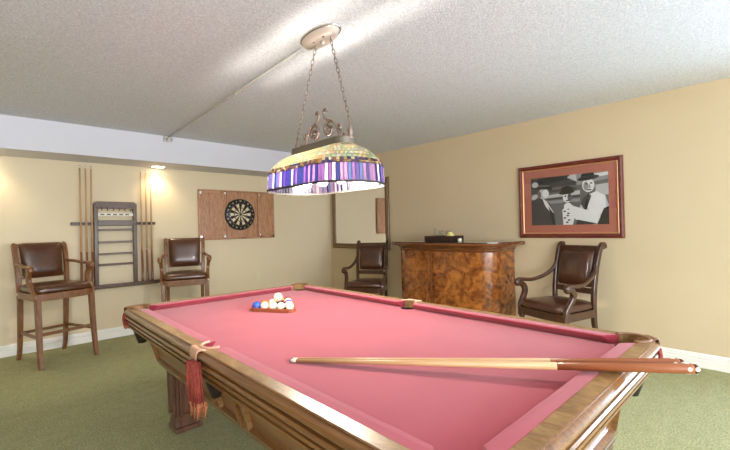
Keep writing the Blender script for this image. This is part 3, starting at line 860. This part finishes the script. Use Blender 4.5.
b = MB(); b.box((-.008,0,0), (.006,2*(mw-fw)+.006,2*(mh-fw)+.006)); b.build('glass', M['mirror'], mr)

pic = tag(empty('framed_photograph', (0,-4.065,1.517)), 'black and white photograph of hatted men in a red mahogany frame', 'picture')
pw, ph = .520, .402
b = MB(); frame_ring(b, pw, ph, [(0,0),(0,.020),(.006,.028),(.022,.034),(.040,.026),(.044,.018),(.046,.008)]); b.build('frame', M['mahog'], pic)
b = MB(); frame_ring(b, pw-.044, ph-.044, [(0,.010),(0,.021),(.006,.024),(.013,.018),(.014,.008)]); b.build('gilt_fillet', M['fillet'], pic)
b = MB(); b.box((-.008,0,0), (.004,2*pw-.10,2*ph-.10)); b.build('mat_board', M['mat'], pic)
# the print: flat tonal shapes, u left->right (0..1), v bottom->top (0..1)
PWd, PHt = .77, .525
b = MB()
lay = [0]
def shp(g, pts):
    lay[0] += 1; d = .0102+lay[0]*.00004; b.mi = g
    vs = [b.bm.verts.new((-d, -(u-.5)*PWd-.004, (v-.5)*PHt)) for u, v in pts]
    b._fin([b.bm.faces.new(vs)], False)
def ov(g, cu_, cv, ru, rv, rot=0, n=18):
    P = []
    for k in range(n):
        t = 2*PI*k/n; x, y = ru*math.cos(t), rv*math.sin(t)*PHt/PWd
        P.append((cu_+x*math.cos(rot)-y*math.sin(rot), cv+(x*math.sin(rot)+y*math.cos(rot))*PWd/PHt))
    shp(g, P)
shp(2, [(0,0),(1,0),(1,1),(0,1)])
shp(1, [(.0,.66),(.62,.70),(.62,.9),(.60,1),(0,1)]); shp(0, [(.2,.86),(.55,.92),(.62,1),(.2,1)]); shp(2, [(.30,.72),(.64,.74),(.64,.80),(.30,.78)])
shp(4, [(.50,.95),(.66,.83),(.66,1),(.54,1)]); shp(3, [(.62,.78),(1,.86),(1,1),(.62,1)]); shp(5, [(.8,.90),(1,.93),(1,.99),(.84,.98)])
shp(4, [(.22,.56),(.66,.60),(.66,.68),(.22,.62)]); shp(1, [(.22,.52),(.66,.55),(.66,.59),(.22,.55)]); shp(3, [(.2,.44),(.66,.46),(.66,.52),(.2,.5)])
shp(4, [(.85,.55),(1,.56),(1,.78),(.85,.76)])
# left man, turned to the right, dark coat
shp(1, [(0,0),(.34,0),(.32,.24),(.26,.46),(.16,.56),(.04,.58),(0,.5)])
shp(5, [(.16,.56),(.22,.50),(.31,.27),(.30,.20),(.20,.40)]); shp(0, [(.24,.40),(.31,.24),(.33,0),(.30,0)])
ov(4, .18,.66,.075,.115,.12); ov(5, .205,.66,.045,.085); ov(2,.115,.64,.03,.08)
ov(0, .155,.795,.15,.040,-.10); shp(0, [(.05,.80),(.07,.95),(.16,1.0),(.25,.93),(.27,.78)]); shp(2, [(.06,.82),(.26,.80),(.26,.84),(.065,.86)])
ov(4, .06,.86,.045,.06); ov(4,.05,.60,.05,.05,.6)
# middle man
shp(2, [(.38,0),(.36,.30),(.44,.46),(.58,.46),(.66,.30),(.64,0)]); shp(5, [(.44,.0),(.43,.3),(.49,.40),(.56,.40),(.60,.2),(.56,0)])
for k in range(7): ov(0, .49+.03*math.sin(k*2.2), .05+.045*k, .018, .016)
ov(5, .50,.545,.060,.095); ov(2,.53,.55,.030,.08); ov(0, .475,.58,.014,.016); ov(0,.525,.58,.014,.016); ov(0,.50,.49,.024,.012)
ov(0, .49,.655,.105,.040,.08); shp(0, [(.41,.66),(.43,.76),(.50,.79),(.57,.75),(.58,.66)])
# right man with braces pointing across
shp(4, [(.62,0),(.62,.22),(.68,.44),(.74,.56),(.86,.64),(.96,.56),(1,.36),(1,0)]); shp(5, [(.74,.56),(.86,.64),(.96,.54),(.97,.30),(.86,.12),(.76,.28)])
shp(1, [(.69,.50),(.76,.60),(.80,.56),(.74,.30),(.72,.26),(.67,.40)]); shp(0, [(.755,.60),(.775,.60),(.735,.28),(.715,.32)])
shp(0, [(.94,.30),(1,.34),(1,0),(.86,0)])
shp(5, [(.60,.10),(.86,.02),(.90,.14),(.88,.20),(.60,.36),(.50,.42),(.47,.36),(.54,.30)]); ov(5, .50,.38,.05,.06,.5); shp(0, [(.62,.10),(.86,.015),(.80,0),(.6,0)])
ov(5, .765,.765,.075,.135); ov(3,.735,.75,.03,.09); ov(0,.745,.79,.016,.014); ov(0,.80,.80,.016,.014); shp(3, [(.77,.78),(.785,.78),(.795,.71),(.765,.71)]); ov(1,.775,.675,.030,.014)
ov(0, .765,.905,.135,.045,.10); shp(0, [(.67,.90),(.69,1.0),(.83,1.0),(.85,.92)]); shp(1, [(.67,.91),(.85,.93),(.85,.955),(.675,.935)])
b.build('print', [M['g%d' % i] for i in range(6)], pic, recalc=False)
b = MB(); b.box((-.0155,0,0), (.002,2*pw-.10,2*ph-.10)); b.build('glazing', M['pane'], pic)

# ------------------------------------------------------------------ bar
bar = tag(empty('home_bar', (-.02,-2.75,0)), 'bow-fronted burl walnut bar with dark top against the right wall', 'bar')
def bow(dx, dy, n=10, r=.26):
    """half plan of the bar, from (0,+hw) round the bow to (0,-hw); facing -x"""
    w, dpt = .72+dy, .56+dx; P = [(0,w)]
    rr = r+dx
    for k in range(n+1):
        t = PI/2*k/n; P.append((-(dpt-.03-rr)-rr*math.sin(t), (w-rr)+rr*math.cos(t)))
    m_ = 8
    for k in range(1, m_):
        u = k/m_; P.append((-(dpt-.03)-.03*math.sin(PI*u), lerp(w-rr,-(w-rr),u)))
    for k in range(n,-1,-1):
        t = PI/2*k/n; P.append((-(dpt-.03-rr)-rr*math.sin(t), -(w-rr)-rr*math.cos(t)))
    P.append((0,-w)); return P
def bar_loft(name, secs, mat, smooth=True):
    b = MB(); b.loops([[(x,y,z) for x, y in bow(dx,dy)] for dx, dy, z in secs], True, False, True)
    o = b.build(name, mat, bar); return o
o = bar_loft('front_panel', [(-.0,0,.10),(0,0,.985)], M['burl'])
for p in o.data.polygons: p.use_smooth = abs(p.normal.z) < .5
o.modifiers.new('e','EDGE_SPLIT').split_angle = math.radians(35)
bar_loft('plinth', [(.018,.018,0),(.018,.018,.085),(.004,.004,.105)], M['barwood'])
bar_loft('cornice', [(.000,.0,.965),(.012,.012,.985),(.014,.014,1.00),(.030,.030,1.015),(.032,.032,1.03)], M['barwood'])
tp = bar_loft('counter_top', [(.085,.115,1.035),(.100,.130,1.043),(.105,.135,1.058),(.098,.128,1.072)], M['barwood'])
bar_loft('top_inlay', [(.094,.124,1.0725),(.094,.124,1.080),(.086,.116,1.082)], M['bartop'])
for yy in (.045,):
    b = MB(); b.box((-.562-.026,yy,.535), (.010,.022,.86), bevel=.003); b.build('seam_moulding', M['barwood'], bar)
BT = 1.0835
# tray and glassware
ty0 = -2.785; txx = -.44
tr = tag(empty('serving_tray', (txx,ty0,BT)), 'dark wooden serving tray on top of the burl bar', 'tray')
b = MB(); tw, td = .19, .14
b.box((0,0,.006), (2*td,2*tw,.012))
for s in (1,-1):
    b.box((s*(td-.006),0,.040), (.012,2*tw,.058)); b.box((0,s*(tw-.006),.040), (2*td-.024,.012,.058))
b.build('body', M['traywood'], tr, bevel=.003)
b = MB()
for s in (1,-1): b.sweep(bez([(-.04,s*tw,.04),(-.03,s*(tw+.018),.046),(.03,s*(tw+.018),.046),(.04,s*tw,.04)],5), .005, 6)
b.build('handle', M['pewter'], tr)
dcn = tag(empty('decanter', (txx+.0,ty0+.132,BT+.0125)), 'clear glass decanter with stopper standing in the dark tray', 'decanter')
b = MB(); b.lathe([(.034,0),(.040,.004),(.040,.055),(.034,.072),(.014,.088),(.013,.115),(.020,.122)], n=18); b.build('body', M['glass'], dcn)
b = MB(); b.lathe([(.010,.118),(.011,.124),(.020,.135),(.018,.152),(.006,.160)], n=12); b.build('stopper', M['glass'], dcn)
def tumbler(y, x, label):
    g = tag(empty('drinking_glass', (x,y,BT+.0125)), label, 'glass', 'glasses in the tray on the bar')
    b = MB(); b.lathe([(.024,0),(.026,.006),(.006,.012),(.005,.050),(.022,.066),(.032,.090),(.032,.118),(.030,.118),(.030,.090),(.020,.068),(.003,.062)], n=18, cap=False); b.build('bowl', M['glass'], g)
tumbler(ty0+.055, txx+.02, 'stemmed clear glass next to the decanter in the tray')
tumbler(ty0-.050, txx+.02, 'stemmed clear glass beside the yellow napkin in the tray')
b = MB()
prof = [(-.055,0),(.055,0),(.045,.060),(.010,.105),(-.025,.070)]
b.prism(prof, -.035, .035, 'x'); o = b.build('napkin', M['yellow'], None, bevel=.010, seg=3); o.location = (txx-.02, ty0-.118, BT+.013); tag(o, 'pale yellow folded napkin at the right end of the tray', 'napkin')
jr = tag(empty('spice_jar', (txx-.03,ty0-.245,BT)), 'small glass jar with dark lid right of the tray', 'jar')
b = MB(); b.lathe([(.020,0),(.024,.004),(.024,.035),(.018,.042)], n=16); b.build('glass_body', M['ferrule'], jr)
b = MB(); b.lathe([(.022,.042),(.023,.060),(.012,.066)], n=16); b.build('lid', M['traywood'], jr)

# ------------------------------------------------------------------ seating helpers
def cushion_mesh(loops, name, mat, parent, sub=1):
    b = MB(); b.loops(loops, True, True, True); return b.build(name, mat, parent, sub=sub)
def super_ring(cx, cy, hx_f, hx_b, hy, z, bow_=0, n=28, p=4.5):
    """rounded trapezoid ring (front = -y)"""
    L = []
    for k in range(n):
        t = 2*PI*k/n; c, s = math.cos(t), math.sin(t)
        x = math.copysign(abs(c)**(2/p), c); y = math.copysign(abs(s)**(2/p), s)
        hx = lerp(hx_f, hx_b, (y+1)/2)
        yy = cy+y*hy - (bow_*(1-x*x) if y < 0 else 0)*abs(y)
        L.append((cx+x*hx, yy, z))
    return L
def pad_rings(fn, zs):
    return [fn(s, z) for s, z in zs]

def back_pad(parent, mat, w0, w1, p0, p1, thick, name='back_cushion', bulge=.02):
    """padded leather back between lower (p0) and upper (p1) y,z points; width half w0..w1"""
    n, m_ = 12, 8; b = MB()
    d = Vector((0,p1[0]-p0[0],p1[1]-p0[1])); up = d.normalized(); nn = Vector((0,-up.z,up.y))
    if nn.y > 0: nn = -nn
    def P(i, j, side):
        u = lerp(-1,1,i/n); t = j/m_
        w = lerp(w0,w1,t); c = Vector((u*w,p0[0],p0[1]))+d*t
        e_ = (1-abs(u)**5)*(1-abs(2*t-1)**5)
        h = (thick*.35 + (thick*.65+bulge)*e_**.6) if side > 0 else -thick*.4
        return c+nn*h
    F = [[b.bm.verts.new(P(i,j,1)) for i in range(n+1)] for j in range(m_+1)]
    K = [[b.bm.verts.new(P(i,j,-1)) for i in range(n+1)] for j in range(m_+1)]
    fs = []
    for j in range(m_):
        for i in range(n):
            fs.append(b.bm.faces.new((F[j][i],F[j][i+1],F[j+1][i+1],F[j+1][i]))); fs.append(b.bm.faces.new((K[j+1][i],K[j+1][i+1],K[j][i+1],K[j][i])))
    for i in range(n):
        fs.append(b.bm.faces.new((F[0][i+1],F[0][i],K[0][i],K[0][i+1]))); fs.append(b.bm.faces.new((F[m_][i],F[m_][i+1],K[m_][i+1],K[m_][i])))
    for j in range(m_):
        fs.append(b.bm.faces.new((F[j][0],F[j+1][0],K[j+1][0],K[j][0]))); fs.append(b.bm.faces.new((F[j+1][n],F[j][n],K[j][n],K[j+1][n])))
    b._fin(fs, True); o = b.build(name, mat, parent)
    o.modifiers.new('s','SUBSURF').render_levels = 1
    return o

# ------------------------------------------------------------------ bar stools
def make_stool(name, loc, rz, label):
    r = tag(empty(name, loc, rz), label, 'bar stool', 'leather bar stools along the back wall')
    W = M['stoolwood']
    for s in (1,-1):
        b = MB(); b.sweep(bez([(s*.236,-.225,.66),(s*.238,-.250,.35),(s*.242,-.280,.10),(s*.244,-.298,0)],4), [(lerp(.024,.017,k/12),lerp(.026,.018,k/12)) for k in range(13)], square=True, up=(0,1,0)); b.build('leg', W, r)
        b = MB(); b.sweep(bez([(s*.205,.225,.66),(s*.203,.235,.35),(s*.203,.255,.10),(s*.203,.285,0)],4), [(lerp(.022,.016,k/12),lerp(.024,.018,k/12)) for k in range(13)], square=True, up=(0,1,0)); b.build('leg', W, r)
        b = MB(); b.sweep([(s*.238,-.256,.285),(s*.203,.240,.285)], (.010,.014), square=True); b.build('stretcher', W, r)
    b = MB(); b.sweep([(-.237,-.253,.315),(.237,-.253,.315)], (.011,.015), square=True); b.build('stretcher', W, r)
    b = MB(); b.sweep([(-.203,.238,.275),(.203,.238,.275)], (.010,.013), square=True); b.build('stretcher', W, r)
    # seat frame
    b = MB(); b.loops([super_ring(0,0,.265,.228,.255,z,.012,28,9) for z in (.635,.705)], True, False, True); b.build('seat_frame', W, r, bevel=.004)
    cushion_mesh([super_ring(0,-.004,.262*k,.222*k,.250*k,z,.014,28,7) for k, z in ((.985,.7055),(1.0,.715),(1.0,.742),(.975,.760),(.90,.775),(.70,.785),(.35,.790),(.02,.791))], 'seat', M['leather'], r)
    b = MB(); L = super_ring(0,-.004,.263,.223,.251,.716,.014,112,7)
    for p in L[::2]: b.sphere(p, .0062, 6)
    b.build('nailhead_trim', M['brassnail'], r)
    # back frame posts and rail
    b = MB()
    for s in (1,-1):
        b.sweep(bez([(s*.208,.222,.69),(s*.216,.232,.85),(s*.222,.262,1.05),(s*.222,.300,1.175)],4), [(.020,.022)]*13, square=True, up=(0,1,0))
        b.sphere((s*.222,.303,1.175), .024, 10, (.9,1,1))
    b.sweep([(-.215,.297,1.165),(.215,.297,1.165)], (.016,.022), square=True); b.sweep([(-.210,.234,.845),(.210,.234,.845)], (.014,.020), square=True)
    b.build('back_frame', W, r)
    back_pad(r, M['leather'], .178, .192, (.225,.825), (.284,1.195), .035, bulge=.014)
    for s in (1,-1):
        b = MB()
        P = bez([(s*.222,.248,.985),(s*.240,.14,.985),(s*.262,-.02,.965),(s*.268,-.12,.968),(s*.268,-.175,.955),(s*.268,-.190,.930),(s*.268,-.172,.918)],5)
        b.sweep(P, [(lerp(.018,.026,min(1,k/15)),.015) for k in range(len(P))], 10, up=(0,0,1))
        b.lathe([(.022,-.028),(.026,-.024),(.026,.024),(.022,.028)], (s*.268,-.165,.944), 14, axis='x')
        Q = bez([(s*.268,-.160,.935),(s*.262,-.120,.880),(s*.256,-.110,.820),(s*.250,-.150,.755),(s*.250,-.205,.700),(s*.250,-.215,.66)],4)
        b.sweep(Q, [(.018,.024)]*len(Q), square=True, up=(0,1,0)); b.build('arm', W, r)
    return r
make_stool('bar_stool', (-4.0,-.444,0), facing(.314,-.95), 'leather bar stool left of the cue rack, all its legs showing')
make_stool('bar_stool', (-2.725,-.530,0), facing(-.309,-.951), 'leather bar stool between the cue rack and dartboard, legs hidden by pool table')

# ------------------------------------------------------------------ armchairs
def make_chair(loc, rz, label):
    r = tag(empty('armchair', loc, rz), label, 'armchair', 'leather and dark wood armchairs by the right wall')
    W = M['chairwood']
    for s in (1,-1):
        b = MB(); b.lathe([(.012,0),(.016,.01),(.018,.05),(.014,.07),(.020,.16),(.024,.26),(.018,.285),(.027,.30),(.027,.315),(.020,.33),(.028,.345),(.028,.36)], (s*.245,-.225,0), 14)
        b.box((s*.245,-.225,.40), (.056,.056,.085), bevel=.004); b.build('leg', W, r)
        b = MB(); b.sweep(bez([(s*.212,.215,.44),(s*.212,.225,.30),(s*.214,.255,.14),(s*.216,.305,0)],4), [(lerp(.022,.016,k/12),lerp(.024,.017,k/12)) for k in range(13)], square=True, up=(0,1,0)); b.build('leg', W, r)
    b = MB(); b.loops([super_ring(0,0,.275,.232,.252,z,.022,28,9) for z in (.375,.382,.440,.448)], True, False, True); b.build('seat_frame', W, r)
    cushion_mesh([super_ring(0,-.006,.275*k,.225*k,.252*k,z,.026,28,6) for k, z in ((.985,.4485),(1.0,.458),(1.0,.485),(.975,.505),(.90,.520),(.70,.532),(.35,.538),(.02,.540))], 'seat', M['leather2'], r)
    b = MB()
    for s in (1,-1):
        P = bez([(s*.214,.215,.42),(s*.216,.222,.60),(s*.220,.255,.82),(s*.224,.305,1.00),(s*.224,.345,1.055),(s*.224,.372,1.048),(s*.224,.372,1.022)],5)
        b.sweep(P, [(.019,.023)]*len(P), square=True, up=(0,1,0))
        b.lathe([(.018,-.022),(.022,-.019),(.022,.019),(.018,.022)], (s*.224,.355,1.035), 12, axis='x')
    b.sweep([(-.215,.318,1.020),(.215,.318,1.020)], (.016,.026), square=True)
    b.sweep([(-.212,.232,.612),(.212,.232,.612)], (.013,.028), square=True)
    b.build('back_frame', W, r)
    back_pad(r, M['leather2'], .188, .192, (.236,.645), (.306,1.003), .036, bulge=.016)
    for s in (1,-1):
        b = MB()
        P = bez([(s*.221,.258,.865),(s*.232,.215,.800),(s*.252,.11,.735),(s*.276,-.03,.700),(s*.288,-.15,.705),(s*.290,-.21,.708),(s*.290,-.245,.690),(s*.290,-.238,.662),(s*.290,-.215,.664)],5)
        b.sweep(P, [(lerp(.020,.026,min(1,k/20)),.020) for k in range(len(P))], 10, up=(0,0,1))
        b.lathe([(.020,-.026),(.026,-.022),(.026,.022),(.020,.026)], (s*.290,-.215,.686), 14, axis='x')
        Q = bez([(s*.289,-.200,.680),(s*.284,-.150,.640),(s*.276,-.145,.590),(s*.266,-.185,.520),(s*.262,-.215,.470),(s*.262,-.222,.42)],5)
        b.sweep(Q, [(.021,.026)]*len(Q), square=True, up=(0,1,0)); b.build('arm', W, r)
    return r
make_chair((-.555,-1.54,0), facing(-.849,-.529), 'leather armchair in front of the wall mirror left of the bar')
make_chair((-.425,-4.105,0), facing(-.947,.321), 'leather armchair under the framed photograph right of the bar')

# ------------------------------------------------------------------ daylight and added window fill
w = bpy.data.worlds.new('sky'); sc.world = w; w.use_nodes = True
bg = w.node_tree.nodes['Background']; bg.inputs['Color'].default_value = (.75,.86,1,1); bg.inputs['Strength'].default_value = 2.5
def area(name, loc, rot, sx, sy, e, col):
    ld = bpy.data.lights.new(name, 'AREA'); ld.shape = 'RECTANGLE'; ld.size = sx; ld.size_y = sy; ld.energy = e; ld.color = col
    o = bpy.data.objects.new(name, ld); COL.objects.link(o); o.location = loc; o.rotation_euler = rot; return o
area('daylight_door', (.22,(WY0+WY1)/2,WZ/2), (0,PI/2,0), WZ-.1, WY1-WY0-.1, 115, (.60,.78,1))
area('window_fill', ((FX0+FX1)/2,YF-.22,(FZ0+FZ1)/2), (math.radians(90+22),0,0), FX1-FX0-.1, FZ1-FZ0-.1, 300, (.93,.96,1))  # added ambient fill at the unseen window, tilted up to brighten the ceiling

# ------------------------------------------------------------------ camera
cx, cy, cz, yaw, pitch, roll, fpx = -4.4237, -5.6366, 1.2709, 43.0989, .4232, -1.3238, 392.6751
y_, t_, r_ = (math.radians(v) for v in (yaw, pitch, roll))
fwv = Vector((math.sin(y_)*math.cos(t_), math.cos(y_)*math.cos(t_), math.sin(t_)))
rt = Vector((math.cos(y_), -math.sin(y_), 0)); upv = rt.cross(fwv)
rt2 = rt*math.cos(r_)+upv*math.sin(r_); up2 = upv*math.cos(r_)-rt*math.sin(r_)
cam = bpy.data.cameras.new('camera'); co = bpy.data.objects.new('camera', cam); COL.objects.link(co)
cam.sensor_width = 36; cam.lens = fpx/730*36; cam.clip_start = .02
co.matrix_world = Matrix.Translation((cx,cy,cz)) @ Matrix((rt2, up2, -fwv)).transposed().to_4x4()
sc.camera = co
sc.view_settings.view_transform = 'Standard'; sc.view_settings.look = 'None'
sc.view_settings.exposure = 0.28; sc.view_settings.gamma = 1; sc.view_settings.use_curve_mapping = False
sc.cycles.use_denoising = True
sc.cycles.max_bounces = 10; sc.cycles.diffuse_bounces = 6; sc.cycles.transparent_max_bounces = 12
